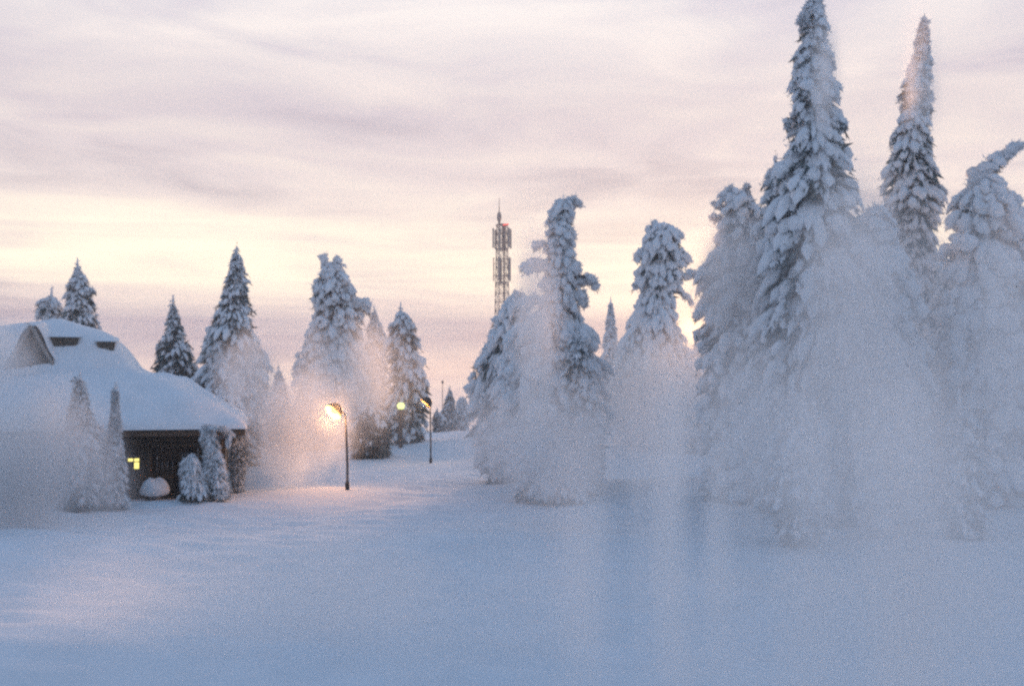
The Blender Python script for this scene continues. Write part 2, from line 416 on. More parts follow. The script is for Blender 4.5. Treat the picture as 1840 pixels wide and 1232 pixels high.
        for k in range(n):
            tpar = rng.uniform(0.0, 1.0); p = A + (B - A) * tpar
            d = rng.normal(0, 1, 3); d[2] = d[2] * 0.6 - 0.35; d /= np.linalg.norm(d)
            rl = rad * rng.uniform(0.55, 1.0) * (1.0 if tpar < 0.8 else 0.8)
            p0 = p - d * rl * 0.25 + np.array([0, 0, rl * 0.3]); e = p + d * rl * 0.9
            P0.append(p0); P1.append((p0 + e) / 2 + np.array([0, 0, rl * 0.25])); P2.append(e); Rd.append(rl * rng.uniform(0.34, 0.52))
    P0, P1, P2, Rd = (np.array(a) for a in (P0, P1, P2, Rd))
    bare = rng.random(len(P0)) < green * 0.55
    lift = np.array([0, 0, 1.0])[None] * (Rd * 0.35)[:, None]
    keep = ~bare
    V, F = fingers_mesh((P0 + lift)[keep], (P1 + lift)[keep], (P2 + lift)[keep], Rd[keep], rings, sides, rng)
    sn = mesh_np('snow_load', V - O, F, M['snow_tree'], True, root); sn['kind'] = 'stuff'
    # hoar-frosted twig tips bristling out of the snow
    nf = 12
    ki = np.repeat(np.where(keep)[0], nf); tf = rng.uniform(0.15, 1.0, len(ki))[:, None]
    Cf = (1 - tf) ** 2 * P0[ki] + 2 * tf * (1 - tf) * P1[ki] + tf ** 2 * P2[ki] + lift[ki]
    Tf = (P2 - P0)[ki]; Tf /= np.linalg.norm(Tf, axis=1, keepdims=True) + 1e-9
    Df = Tf * 0.6 + rng.normal(0, 0.75, Tf.shape); Df /= np.linalg.norm(Df, axis=1, keepdims=True)
    Cf = Cf + Df * Rd[ki][:, None] * 0.72; Lf = rng.uniform(0.07, 0.17, len(ki)) * (0.5 + 0.5 * fat)
    Vf, Ff = needle_mesh(Cf, Df, Lf, Lf * 0.2, rng)
    fo = mesh_np('frosted_twigs', Vf - O, Ff, M['snow_tree'], False, root); fo['kind'] = 'stuff'
    # needles hanging under and past the snow
    kk = 3 + int(6 * green)
    idx = np.repeat(np.arange(len(P0)), kk)
    extra = np.repeat(np.where(bare)[0], 12); idx = np.concatenate([idx, extra])
    tp = rng.uniform(0.1, 1.0, len(idx))[:, None]
    C = (1 - tp) ** 2 * P0[idx] + 2 * tp * (1 - tp) * P1[idx] + tp ** 2 * P2[idx]
    T = (P2 - P0)[idx]; T /= np.linalg.norm(T, axis=1, keepdims=True) + 1e-9
    D = T * 0.7 + rng.normal(0, 0.5, T.shape) + np.array([0, 0, -0.55]); D /= np.linalg.norm(D, axis=1, keepdims=True)
    Ln = np.minimum(Rd[idx], 0.2) * rng.uniform(1.0, 2.0, len(idx)) * (0.7 + 0.8 * green)
    Vn, Fn = needle_mesh(C - np.array([0, 0, 0.25]) * Rd[idx][:, None], D, Ln, Ln * 0.16, rng)
    # dark inner crown
    ni = int(120 + 700 * green) * (2 if rings >= 6 else 1)
    zi = zs[0] + (ztop - zs[0]) * rng.uniform(0, 0.97, ni)
    ai = rng.uniform(0, 6.28, ni); ri = cr(zi) * np.sqrt(rng.uniform(0, 1, ni)) * 0.72
    Pi = np.stack([cx(zi) + ri * np.cos(ai), cyy(zi) + ri * np.sin(ai), zi], 1)
    Di = np.stack([np.cos(ai), np.sin(ai), -0.8 + rng.normal(0, 0.4, ni)], 1); Di /= np.linalg.norm(Di, axis=1, keepdims=True)
    Li = np.clip(cr(zi) * 0.55, 0.12, 0.9) * rng.uniform(0.6, 1.2, ni)
    Vi, Fi = needle_mesh(Pi, Di, Li, Li * 0.22, rng)
    Vn = np.concatenate([Vn, Vi]); Fn = np.concatenate([Fn, Fi + len(Vn) - len(Vi)])
    cr_o = mesh_np('crown', Vn - O, Fn, M['needles'], False, root); cr_o['kind'] = 'stuff'
    # trunk
    tr = MB(); hs = np.linspace(zg - 0.15, ztop - 0.1, 12)
    tr.tube([(float(np.interp(h, zs, xs)) - xb if h > zs[0] else 0.0, float(cyy(h)) - depth, h - zg) for h in hs],
            [0.016 * H * (1 - 0.9 * i / 11) + 0.02 for i in range(12)], 9)
    tr.build('trunk', M['bark'], root, True)
    return root

GR = 'snow-laden trees'
# far left, behind the lodge
snow_tree('spruce_tree', 'small snowy spruce rising behind the ridge of the lodge roof', 60, [(484, 136, 142), (510, 124, 160), (530, 118, 164), (560, 112, 172), (600, 110, 180), (700, 100, 190)], 11, fat=.9, green=.5, arms=[(150, 520, 169, 526, 7)])
snow_tree('spruce_tree', 'faint ragged snowy treetop leaning beside the spruce behind the lodge ridge', 62, [(535, 88, 96), (550, 66, 112), (575, 70, 118), (610, 66, 122), (700, 60, 125)], 12, fat=.9, green=.3)
snow_tree('spruce_tree', 'short dark green spruce standing behind the lodge roof slope', 62, [(549, 308, 314), (575, 300, 324), (600, 294, 330), (625, 282, 338), (650, 278, 350), (690, 280, 356), (740, 275, 360), (800, 280, 355)], 13, fat=.85, green=.75)
snow_tree('spruce_tree', 'tall pointed spruce with snowy skirts right behind the lodge eave', 60, [(456, 421, 428), (480, 411, 440), (505, 404, 442), (530, 400, 450), (555, 390, 446), (580, 380, 452), (620, 365, 470), (660, 352, 480), (700, 350, 482), (750, 352, 478), (815, 360, 470)], 14, fat=.9, green=.6, rings=6, sides=7)
snow_tree('spruce_tree', 'low snowy spruce tucked under the skirts of the pointed spruce', 58, [(640, 392, 398), (670, 378, 420), (710, 365, 440), (760, 370, 455), (830, 385, 460)], 15, fat=.9, green=.5, rings=5)
# middle left group behind the lamps
snow_tree('spruce_tree', 'broad snow-crusted spruce with twin broken tops behind the glowing street lamp', 75,
          [(478, 585, 618), (495, 572, 622), (515, 562, 628), (535, 560, 640), (560, 566, 652), (590, 558, 650), (620, 545, 652), (650, 530, 655), (690, 526, 662), (740, 530, 668), (800, 540, 670)],
          21, lumps=1.2, spike=0, rough=1.5, fat=1.15, droop=.7, green=.18, rings=6, sides=7, arms=[(588, 500, 581, 462, 10), (602, 500, 608, 462, 9), (575, 530, 566, 520, 9), (625, 515, 636, 530, 9), (630, 540, 660, 552, 13), (655, 550, 664, 565, 8), (540, 650, 530, 680, 9)])
snow_tree('spruce_tree', 'slim snowy spruce squeezed between two broad spruces', 78, [(563, 669, 675), (590, 660, 688), (620, 652, 694), (660, 650, 700), (720, 645, 705), (785, 650, 705)], 22, fat=1.0, green=.25, rings=5)
snow_tree('spruce_tree', 'bushy snowy spruce behind the globe lamp and the dark dome lamp', 74, [(560, 716, 724), (580, 702, 744), (610, 694, 752), (640, 696, 754), (665, 692, 766), (700, 698, 774), (740, 690, 772), (780, 688, 766), (806, 700, 755)], 23, fat=1.1, green=.45, rings=6, sides=7)
snow_tree('spruce_tree', 'low dark green spruce thicket at the foot of the broad twin-topped spruce', 66, [(728, 660, 668), (745, 640, 690), (765, 636, 705), (790, 630, 705), (812, 632, 700)], 24, fat=.8, green=1.0, rings=5)
snow_tree('spruce_tree', 'tiny dark spruce on the crest beyond the dome lamp', 100, [(703, 806, 811), (718, 800, 817), (740, 793, 820), (760, 788, 824), (775, 790, 822)], 25, fat=.9, green=.9, rings=5, sides=5)
snow_tree('spruce_tree', 'rounded pale bush on the crest beside the tiny dark spruce', 104, [(716, 826, 836), (730, 818, 842), (750, 814, 846), (772, 816, 846)], 26, spike=0, fat=1.1, green=.2, rings=5, sides=5)
snow_tree('spruce_tree', 'low dark shrub on the crest just behind the dome lamp pole', 98, [(742, 780, 790), (755, 776, 802), (775, 778, 800)], 27, fat=.8, green=.9, rings=5, sides=5)
snow_tree('spruce_tree', 'faint low spruce in the steam left of the twin-topped spruce', 84, [(668, 498, 504), (700, 484, 520), (740, 478, 528), (790, 480, 528)], 28, fat=.9, green=.4, rings=5, sides=5)
# centre
snow_tree('spruce_tree', 'hunched snow-caked spruce with hooked top in front of the mast', 46,
          [(362, 996, 1026), (378, 988, 1030), (400, 986, 1028), (425, 984, 1034), (450, 980, 1032), (480, 980, 1042), (510, 972, 1040), (545, 970, 1044), (575, 958, 1044), (600, 935, 1054), (630, 912, 1070), (690, 895, 1085), (740, 890, 1092), (800, 905, 1085), (872, 930, 1070)],
          31, spike=0, fat=1.2, droop=.9, green=.06, rings=7, sides=8, gap=.02, lumps=1.3, rough=.7, arms=[(1012, 372, 1034, 360, 11), (1030, 358, 1042, 368, 8), (1030, 510, 1060, 500, 16), (1056, 496, 1070, 512, 12), (1048, 525, 1052, 552, 8), (985, 480, 945, 484, 16), (975, 440, 962, 446, 12), (965, 540, 940, 548, 16)])
snow_tree('spruce_tree', 'sloping snow-caked spruce leaning against the hooked-top spruce', 50,
          [(530, 920, 945), (560, 896, 950), (600, 872, 955), (640, 858, 960), (680, 846, 960), (720, 842, 960), (770, 845, 955), (855, 860, 950)], 32, lumps=1.2, spike=0, fat=1.2, droop=.9, green=.2, rings=6, sides=7, gap=.02)
snow_tree('spruce_tree', 'low dark snowy spruce at the right foot of the hooked-top spruce', 44, [(600, 1030, 1042), (640, 1012, 1062), (690, 1006, 1074), (740, 1010, 1082), (800, 1020, 1090), (885, 1035, 1085)], 33, fat=1.0, green=.45, rings=6, sides=7)
snow_tree('shrub', 'frosted shrub half buried in drift below the hooked-top spruce', 42, [(770, 960, 985), (800, 935, 1010), (840, 925, 1040), (890, 930, 1060)], 34, spike=0, fat=.85, green=.25, rings=5, cat='shrub')
snow_tree('spruce_tree', 'thin distant spruce spire between the hooked-top and shaggy spruces', 95, [(547, 1095, 1100), (575, 1089, 1106), (600, 1084, 1110), (640, 1078, 1115), (700, 1075, 1120), (775, 1078, 1118)], 35, fat=1.0, green=.15, rings=5, sides=5)
snow_tree('spruce_tree', 'shaggy round-headed snowy spruce standing alone right of the thin spire', 72,
          [(408, 1178, 1204), (420, 1166, 1218), (440, 1154, 1226), (465, 1148, 1228), (490, 1150, 1226), (515, 1154, 1222), (540, 1150, 1216), (565, 1136, 1214), (600, 1122, 1226), (650, 1112, 1246), (710, 1108, 1258), (770, 1115, 1255), (806, 1125, 1245)],
          36, lumps=1.2, spike=0, fat=1.2, droop=1.1, green=.16, rings=7, sides=8, gap=.05, rough=1.6, arms=[(1170, 425, 1166, 412, 9), (1200, 415, 1222, 424, 11), (1218, 450, 1240, 472, 11), (1158, 500, 1140, 516, 10), (1152, 450, 1144, 468, 9), (1215, 495, 1240, 500, 9), (1225, 525, 1244, 545, 8), (1182, 412, 1176, 404, 9)])
snow_tree('spruce_tree', 'sloping snowy spruce at the right foot of the shaggy spruce', 66, [(618, 1250, 1264), (640, 1236, 1285), (680, 1222, 1300), (740, 1215, 1310), (815, 1222, 1300)], 37, fat=1.1, green=.15, rings=5, sides=6)
# right group
snow_tree('spruce_tree', 'craggy snowy spruce with stubby twin tops left of the tallest spruce', 42,
          [(345, 1302, 1316), (362, 1292, 1352), (390, 1290, 1378), (430, 1284, 1390), (470, 1272, 1400), (510, 1258, 1405), (560, 1262, 1410), (620, 1255, 1420), (700, 1250, 1425), (780, 1258, 1420), (895, 1270, 1410)],
          41, lumps=1.1, spike=0, rough=1.5, fat=1.2, droop=.8, green=.2, rings=7, sides=8, gap=.05, arms=[(1306, 360, 1312, 340, 8), (1340, 360, 1342, 334, 8), (1300, 375, 1284, 366, 7), (1295, 395, 1276, 393, 8), (1280, 520, 1252, 570, 13), (1262, 500, 1240, 490, 8)])
snow_tree('spruce_tree', 'tallest spruce, a narrow snowy spire reaching the top of the view', 36,
          [(-8, 1460, 1474), (20, 1444, 1482), (50, 1436, 1490), (70, 1446, 1486), (95, 1432, 1496), (130, 1426, 1498), (165, 1418, 1506), (200, 1420, 1514), (235, 1424, 1518), (265, 1406, 1522), (300, 1398, 1530), (340, 1392, 1536), (390, 1386, 1545), (450, 1366, 1560), (520, 1360, 1590), (600, 1362, 1610), (700, 1365, 1620), (800, 1380, 1600), (925, 1410, 1570)],
          42, fat=1.0, droop=1.0, green=.38, rings=7, sides=8, gap=.06, arms=[(1440, 45, 1433, 40, 7), (1490, 110, 1502, 120, 5), (1415, 215, 1416, 228, 8), (1510, 215, 1520, 232, 6), (1520, 320, 1540, 360, 8)])
snow_tree('spruce_tree', 'lumpy snow-capped spruce shoulder pressed against the tallest spruce', 38,
          [(302, 1386, 1402), (320, 1374, 1412), (350, 1370, 1420), (390, 1366, 1428), (440, 1360, 1440), (520, 1340, 1450), (620, 1335, 1455), (740, 1340, 1450), (910, 1355, 1440)], 43, fat=1.1, droop=.9, green=.42, rings=6, sides=7)
snow_tree('spruce_tree', 'second tall narrow snowy spire right of the tallest spruce', 42,
          [(38, 1656, 1664), (70, 1648, 1670), (110, 1638, 1674), (150, 1622, 1676), (180, 1614, 1680), (200, 1632, 1674), (230, 1606, 1678), (270, 1600, 1682), (310, 1594, 1686), (345, 1590, 1690), (380, 1588, 1692), (420, 1602, 1690), (460, 1606, 1688), (520, 1600, 1700), (600, 1590, 1720), (700, 1585, 1730), (800, 1595, 1720), (895, 1610, 1700)],
          44, spike=0.4, fat=.95, droop=1.0, green=.42, rings=7, sides=8, gap=.06, arms=[(1680, 330, 1690, 352, 6), (1604, 370, 1590, 386, 7)])
snow_tree('spruce_tree', 'heavy snow-caked spruce with slanting top beside the second spire', 38,
          [(330, 1745, 1790), (350, 1722, 1812), (375, 1712, 1826), (410, 1716, 1840), (450, 1706, 1850), (500, 1696, 1862), (580, 1690, 1880), (680, 1685, 1890), (800, 1695, 1880), (920, 1710, 1860)],
          45, lumps=1.4, spike=0, fat=1.3, droop=.85, green=.12, rings=7, sides=8, gap=.02, arms=[(1758, 350, 1780, 308, 26), (1778, 310, 1806, 284, 20), (1750, 340, 1752, 320, 14), (1804, 286, 1826, 268, 15), (1815, 365, 1832, 390, 10), (1822, 268, 1834, 264, 8)])
snow_tree('spruce_tree', 'rounded snow-buried spruce crouching between the two tall spires', 37, [(376, 1556, 1590), (400, 1542, 1604), (440, 1530, 1614), (500, 1510, 1640), (580, 1500, 1655), (680, 1495, 1665), (780, 1500, 1660), (915, 1515, 1640)], 46, lumps=1.3, spike=0, fat=1.3, droop=.9, green=.15, rings=6, sides=7)
snow_tree('spruce_tree', 'young snow-smothered spruce in front of the two tall spires', 32, [(600, 1580, 1606), (640, 1552, 1632), (700, 1535, 1650), (780, 1530, 1660), (860, 1540, 1655), (962, 1560, 1640)], 47, lumps=1.2, fat=1.2, green=.2, rings=6, sides=7)
snow_tree('spruce_tree', 'young frosted spruce in front of the tallest spire', 31, [(720, 1418, 1436), (770, 1396, 1462), (830, 1385, 1480), (900, 1385, 1485), (970, 1400, 1475)], 48, fat=1.0, green=.4, rings=6, sides=7)
snow_tree('spruce_tree', 'young dark spruce below the slanting-topped spruce', 30, [(740, 1716, 1734), (790, 1700, 1755), (850, 1692, 1768), (920, 1690, 1770), (985, 1705, 1760)], 49, fat=1.0, green=.5, rings=6, sides=7)
snow_tree('spruce_tree', 'snow-smothered spruce filling the gap behind the two tall spires', 52, [(430, 1640, 1660), (480, 1625, 1700), (560, 1615, 1740), (660, 1610, 1760), (760, 1615, 1750), (850, 1630, 1740)], 50, lumps=1.2, fat=1.3, green=.12, rings=5, sides=6)

# in front of the lodge
snow_tree('spruce_tree', 'slender young spruce in the steam before the lodge roof', 38, [(684, 139, 143), (700, 130, 154), (725, 126, 160), (760, 118, 168), (800, 108, 180), (850, 100, 186), (915, 106, 180)], 61, spike=0.5, fat=.6, green=.6, rings=5, sides=6)
snow_tree('spruce_tree', 'whip-thin snowy sapling at the dark corner of the lodge porch', 39, [(702, 205, 208), (730, 200, 213), (770, 194, 218), (810, 186, 222), (850, 176, 224), (912, 176, 232)], 62, spike=0.5, fat=.55, green=.35, rings=5, sides=6)
snow_tree('shrub', 'frosted shrub mounded against the lodge wall left of the porch', 40, [(770, 165, 185), (800, 140, 205), (840, 125, 215), (905, 120, 220)], 63, spike=0, fat=.7, green=.2, rings=5, sides=6, cat='shrub')
snow_tree('shrub', 'snow-bowed sapling arching over the right end of the lodge porch', 41.4, [(765, 366, 376), (785, 360, 392), (810, 362, 396), (835, 364, 404), (860, 366, 412), (893, 372, 416)], 64, spike=0, fat=.62, green=.25, rings=5, sides=6, cat='shrub', arms=[(376, 772, 398, 768, 6), (398, 768, 410, 786, 6), (410, 784, 411, 802, 4)])
snow_tree('shrub', 'drooping snow-covered bush like a small tent before the porch', 40.8, [(820, 338, 352), (835, 326, 360), (855, 322, 366), (875, 322, 374), (897, 322, 380)], 65, spike=0, fat=.6, droop=1.1, green=.22, rings=5, sides=6, cat='shrub')
snow_tree('shrub', 'dark frosted shrub at the outer corner of the lodge eave', 45, [(762, 426, 436), (785, 416, 446), (815, 412, 446), (868, 416, 440)], 66, spike=0, fat=.6, green=.8, rings=5, sides=6, cat='shrub')

# ------------------------------------------------------------------ lodge
XR, YF, DEP, XL = 0.0, 0.0, 16.0, -30.0                      # local frame: origin at the front right corner of the eave
LODGE_TURN = R(14.7)
LODGE_AT = Vector((-11.3, 43.0, g1(-16, 42)))
ZE = 2.98 - LODGE_AT.z                                       # underside of the eave
LM = Matrix.Translation(LODGE_AT) @ Matrix.Rotation(LODGE_TURN, 4, 'Z')
def at_l(pxx, pyy, v):
    """the point of the sight line at depth v of the lodge frame"""
    inv = LM.inverted(); c = inv @ Vector((0, 0, CAM_Z)); d = (inv.to_3x3() @ ray(pxx, pyy))
    return c + d * ((v - c.y) / d.y)
def roof_prof(d):
    return np.interp(d, [0, 0.12, 0.4, 0.75, 1.5, 2.5, 3.2, 4.0, 4.7, 5.2, 5.7, 6.2, 7.0, 8.0],
                        [0.0, 0.25, 0.50, 0.72, 1.18, 1.65, 2.05, 2.25, 2.38, 2.72, 3.5, 4.2, 4.55, 4.75])
def smin(a, b, k):
    h = np.clip(0.5 + 0.5 * (b - a) / k, 0, 1); return b * (1 - h) + a * h - k * h * (1 - h)
def roof_z(x, y):
    k = 0.6
    a = XR - x; b = y - YF; c = YF + DEP - y; e = x - XL
    d = smin(smin(np.maximum(a, 0), np.maximum(b, 0), k), np.minimum(np.maximum(c, 0), np.maximum(e, 0)), k)
    d = np.maximum(d, 0)
    edge = np.minimum(np.minimum(a, b), np.minimum(c, e)); d = np.where(edge < 0.5, np.maximum(edge, 0) * (1 - edge / .5).clip(0, 1) + d * (edge / .5).clip(0, 1), d)
    z = roof_prof(d)
    up = np.clip((z - 2.6) / 2.4, 0, 1)
    z = z + up * np.clip(-7.0 - x, 0, 10) * 0.03
    z = z + np.minimum(d * 2.5, 1) * (0.06 * np.sin(x * 1.3 + 0.7 * np.sin(x * .45)) + 0.04 * np.sin(x * 3.1 + y * 1.9 + 1.0) + 0.05 * np.sin(x * .6 - y * 1.4))
    z = z + np.minimum(d, 1) * (0.07 * np.sin(x * 0.9 + y * .4) + 0.05 * np.sin(x * 1.7 - y * 1.1 + 1) + 0.04 * np.sin(y * 2.3 + x * .6))
    return ZE + z
def build_lodge():
    lodge = empty('lodge', LODGE_AT, 'log lodge under a thick bell-shaped snow roof with a dark porch', 'house')
    lodge.rotation_euler = (0, 0, LODGE_TURN); O = Vector((0, 0, 0))
    def bld(mb, name, mat, parent=lodge, smooth=False): return mb.build(name, mat, parent, smooth)
    # snow on the roof
    def spread(a, b, n, e):     # finer towards the ends
        u = np.linspace(0, 1, n); fine = np.array([0, .04, .1, .18, .28, .4])
        m = np.linspace(a + .5, b - .5, n); return np.unique(np.concatenate([a + fine, m, b - fine]))
    xs = spread(XL, XR, 130, 0); ys = spread(YF, YF + DEP, 90, 0)
    gx, gy = np.meshgrid(xs, ys); zz_ = roof_z(gx, gy)
    v = np.stack([gx, gy, zz_], -1).reshape(-1, 3); nx, ny = len(xs), len(ys)
    i = np.arange(nx - 1)[None, :] + np.arange(ny - 1)[:, None] * nx
    fc = np.stack([i, i + 1, i + nx + 1, i + nx], -1).reshape(-1, 4)
    v2 = v.copy(); v2[:, 2] = ZE - 0.02
    inn = (np.abs(v2[:, 0] - (XL + XR) / 2) > 0)  # underside sheet
    fc2 = fc[:, ::-1] + len(v)
    o = mesh_np('roof_snow', np.concatenate([v, v2]) - np.array(O), np.concatenate([fc, fc2]), M['snow_roof'], True, lodge)
    o['label'] = 'deep smooth snow blanket on the lodge roof'
    # roof deck and fascia boards
    mb = MB(); mb.box(((XL + XR) / 2, YF + DEP / 2, ZE - 0.10), (XR - XL - 0.3, DEP - 0.3, 0.14)); bld(mb, 'roof', M['dark_wood'])
    mb = MB(); mb.box(((XL + XR) / 2, YF + 0.12, ZE - 0.16), (XR - XL - 0.2, 0.05, 0.24)); bld(mb, 'fascia', M['plank'])
    mb = MB(); mb.box((XR - 0.12, YF + DEP / 2, ZE - 0.16), (0.05, DEP - 0.34, 0.24)); bld(mb, 'fascia', M['plank'])
    # rafter tails under the front eave
    mb0 = None
    for k in range(34):
        x = XR - 0.6 - k * 0.85
        if mb0 is None:
            m_ = MB(); m_.box((0, 0, 0), (0.1, 1.3, 0.14)); mb0 = m_.build('rafter', M['dark_wood'], lodge)
            o = mb0
        else:
            o = mb0.copy(); col.objects.link(o)
        o.parent = lodge; o.location = Vector((x, YF + 0.85, ZE - 0.25)) - O
    # log walls: front wall with a porch recess, right end wall
    YW = YF + 1.45; LR = 0.115; zb = -0.05
    xw0, xw1 = XL + 1.2, XR - 1.1
    wa_, wb_ = at_l(230, 821, YW), at_l(250, 838, YW)
    win = (wa_.x - .07, wb_.x + .07, wb_.z - .15 - zb, wa_.z + .02 - zb)            # lit window opening
    px0, px1 = wb_.x + .45, wb_.x + 2.9                      # porch opening
    dx = px1 - 1.05
    nlog = 13
    def log(x0, x1, y, z, along='x'):
        m_ = MB(); a = Vector((x0, y, z)) if along == 'x' else Vector((y, x0, z)); b = Vector((x1, y, z)) if along == 'x' else Vector((y, x1, z))
        m_.tube([a, (a * .5 + b * .5), b], LR, 9); bld(m_, 'log', M['log'], lodge, False)
    for k in range(nlog):
        z = zb + 0.08 + k * 0.222
        segs = [(xw0, xw1)]
        if z - zb < 2.15: segs = [(xw0, px0), (px1, xw1)]
        res = []
        for a, b in segs:
            if win[2] < z - zb < win[3] and a < win[0] < b: res += [(a, win[0]), (win[1], b)]
            elif 1.0 < z - zb < 1.9 and a < -22 < b and False: res += [(a, b)]
            else: res.append((a, b))
        for a, b in res: log(a - (.12 if a == xw0 else 0), b + (.18 if b == xw1 else 0), YW, z)
        log(YW - .2, YF + DEP - 1.3, xw1, z + 0.11, 'y')
    # recess of the porch: back wall of vertical boards, side walls, ceiling, floor
    YB = YW + 1.7
    nb = 14; bw = (px1 - px0 + 0.6) / nb
    for k in range(nb):
        m_ = MB(); m_.box((px0 - .3 + (k + .5) * bw, YB, zb + 1.15), (bw - 0.012, 0.04, 2.3)); bld(m_, 'board', M['plank'])
    for xx in (px0 - 0.05, px1 + 0.05):
        for k in range(10):
            log(YW + .12, YB, xx, zb + 0.08 + k * 0.222, 'y')
    mb = MB(); mb.box(((px0 + px1) / 2, (YW + YB) / 2, zb + 2.32), (px1 - px0 + .4, 1.5, 0.05)); bld(mb, 'porch_ceiling', M['dark_wood'])
    mb = MB(); mb.box(((px0 + px1) / 2, (YW + YB) / 2 - .2, zb + 0.02), (px1 - px0 - .15, 1.7, 0.08)); bld(mb, 'porch_floor', M['dark_wood'])
    # porch door
    dr = MB(); dr.box((dx, YB - .05, zb + 1.05), (0.92, 0.05, 2.0)); door = bld(dr, 'door', M['dark_wood'])
    m_ = MB(); m_.box((dx, YB - .085, zb + 1.55), (0.5, 0.02, 0.6)); bld(m_, 'pane', M['glass'], door)
    m_ = MB(); m_.box((dx - .38, YB - .09, zb + 1.0), (0.04, 0.05, 0.16)); bld(m_, 'handle', M['steel'], door)
    # posts
    for xx in (px0 - .02, px1 + .02, xw1):
        m_ = MB(); m_.tube([(xx, YW - .32, zb - .1), (xx, YW - .32, ZE - .16)], 0.11, 12); bld(m_, 'post', M['log'], lodge, True)
    # porch railing
    m_ = MB(); m_.tube([(px0, YW - .3, zb + 0.95), (px0 + 1.0, YW - .3, zb + .95)], 0.045, 8); bld(m_, 'railing', M['log'], lodge, True)
    for k in range(4):
        m_ = MB(); m_.tube([(px0 + .2 + k * .22, YW - .3, zb), (px0 + .2 + k * .22, YW - .3, zb + .95)], 0.025, 6); bld(m_, 'baluster', M['log'], lodge, True)
    # lit window: frame, bars, panes
    x0, x1, z0, z1 = win[0], win[1], zb + win[2], zb + win[3]
    m_ = MB()
    m_.box((x0 + .03, YW - .02, (z0 + z1) / 2), (.07, .2, z1 - z0 + .06)); m_.box((x1 - .03, YW - .02, (z0 + z1) / 2), (.07, .2, z1 - z0 + .06))
    m_.box(((x0 + x1) / 2, YW - .022, z0), (x1 - x0 - .06, .196, .07)); m_.box(((x0 + x1) / 2, YW - .022, z1), (x1 - x0 - .06, .196, .07))
    window = bld(m_, 'window', M['dark_wood'])
    m_ = MB(); m_.box(((x0 + x1) / 2, YW, (z0 + z1) / 2), (.04, .08, z1 - z0 - .08)); bld(m_, 'glazing_bar', M['dark_wood'], window)
    m_ = MB(); m_.box(((x0 + x1) / 2, YW + .01, z0 + .36), (x1 - x0 - .14, .06, .035)); bld(m_, 'glazing_bar', M['dark_wood'], window)
    xm, zm = (x0 + x1) / 2, z0 + .36
    for k, (a, b, c, d, mt) in enumerate(((x0 + .07, xm - .025, zm + .02, z1 - .04, 'lit_glass'), (xm + .025, x1 - .07, zm + .02, z1 - .04, 'lit_glass'),
                              (x0 + .07, xm - .025, z0 + .04, zm - .02, 'glass'), (xm + .025, x1 - .07, z0 + .04, zm - .02, 'lit_glass'))):
        m_ = MB(); m_.box(((a + b) / 2, YW + .03, (c + d) / 2), (b - a, .012, d - c)); p = bld(m_, 'pane', M[mt], window)
        if mt == 'lit_glass': p['label'] = 'warm yellow lit window pane'
    # snow along the foot of the wall
    # triangular gable dormer on the upper roof
    yd = 5.15
    ap = at_l(56, 586, yd); rt = at_l(107, 676, yd); lf = Vector((2 * ap.x - rt.x, yd, rt.z))
    back = Vector((0, 3.6, 0))
    m_ = MB()
    for s_, e in ((1, rt), (-1, lf)):
        n = Vector((s_ * .85, 0, .5)) * .10
        m_.poly([ap + n + Vector((0, .05, 0)), e + n + Vector((0, .05, 0)), e + n + back, ap + n + back])
    dormer = bld(m_, 'dormer', M['dark_wood'])
    m_ = MB(); m_.poly([lf + Vector((.12, .06, 0)), rt + Vector((-.12, .06, 0)), ap + Vector((0, .06, -.15))]); bld(m_, 'pane', M['glass'], dormer)
    for a, b in ((ap, rt), (ap, lf)):
        m_ = MB(); m_.tube([a, b], .075, 6); bld(m_, 'barge_board', M['trim'], dormer)
    for a, b in ((ap + Vector((0, .03, -.1)), Vector((ap.x, yd + .03, rt.z))), (ap.lerp(rt, .55) + Vector((0, .03, 0)), ap.lerp(lf, .55) + Vector((0, .03, 0)))):
        m_ = MB(); m_.tube([a, b], .04, 6); bld(m_, 'glazing_bar', M['dark_wood'], dormer)
    # its snow: a lumpy slab on each slope
    for s_, e in ((1, rt), (-1, lf)):
        n = Vector((s_ * .85, 0, .5)).normalized(); vv, ff = [], []
        nu, nv = 9, 9
        for i_ in range(nu):
            for j_ in range(nv):
                u, v_ = i_ / (nu - 1), j_ / (nv - 1)
                p = ap.lerp(e, u) + back * v_ + Vector((0, .14, 0))
                h = 0.30 * min(1, (v_ * 7 + .25)) + 0.05 * math.sin(u * 9 + v_ * 6)
                vv.append(p + n * (h + .1)); 
        for i_ in range(nu - 1):
            for j_ in range(nv - 1):
                a = i_ * nv + j_; ff.append((a, a + 1, a + nv + 1, a + nv))
        m_ = MB(); m_.v, m_.f = vv, ff; bld(m_, 'snow', M['snow_roof'], dormer, True)
    # two low shingled vent dormers just under the ridge
    for (ax, ay, bx, by, yd2) in ((92, 606, 140, 622, 5.75), (174, 614, 205, 631, 5.75)):
        a = at_l(ax, ay, yd2); b = at_l(bx, by, yd2); wd = b.x - a.x; ht = a.z - b.z
        m_ = MB(); m_.box(((a.x + b.x) / 2, yd2 + 0.9, (a.z + b.z) / 2 - .25), (wd, 1.8, ht + .5)); vent = bld(m_, 'vent_dormer', M['shingle'])
        for q in range(4):
            m_ = MB(); m_.box(((a.x + b.x) / 2, yd2 - .02, b.z + ht * (q + .5) / 4), (wd - .1, .05, ht / 4 - .03)); bld(m_, 'louvre_slat', M['shingle'], vent)
        vv, ff, nu, nv = [], [], 9, 7
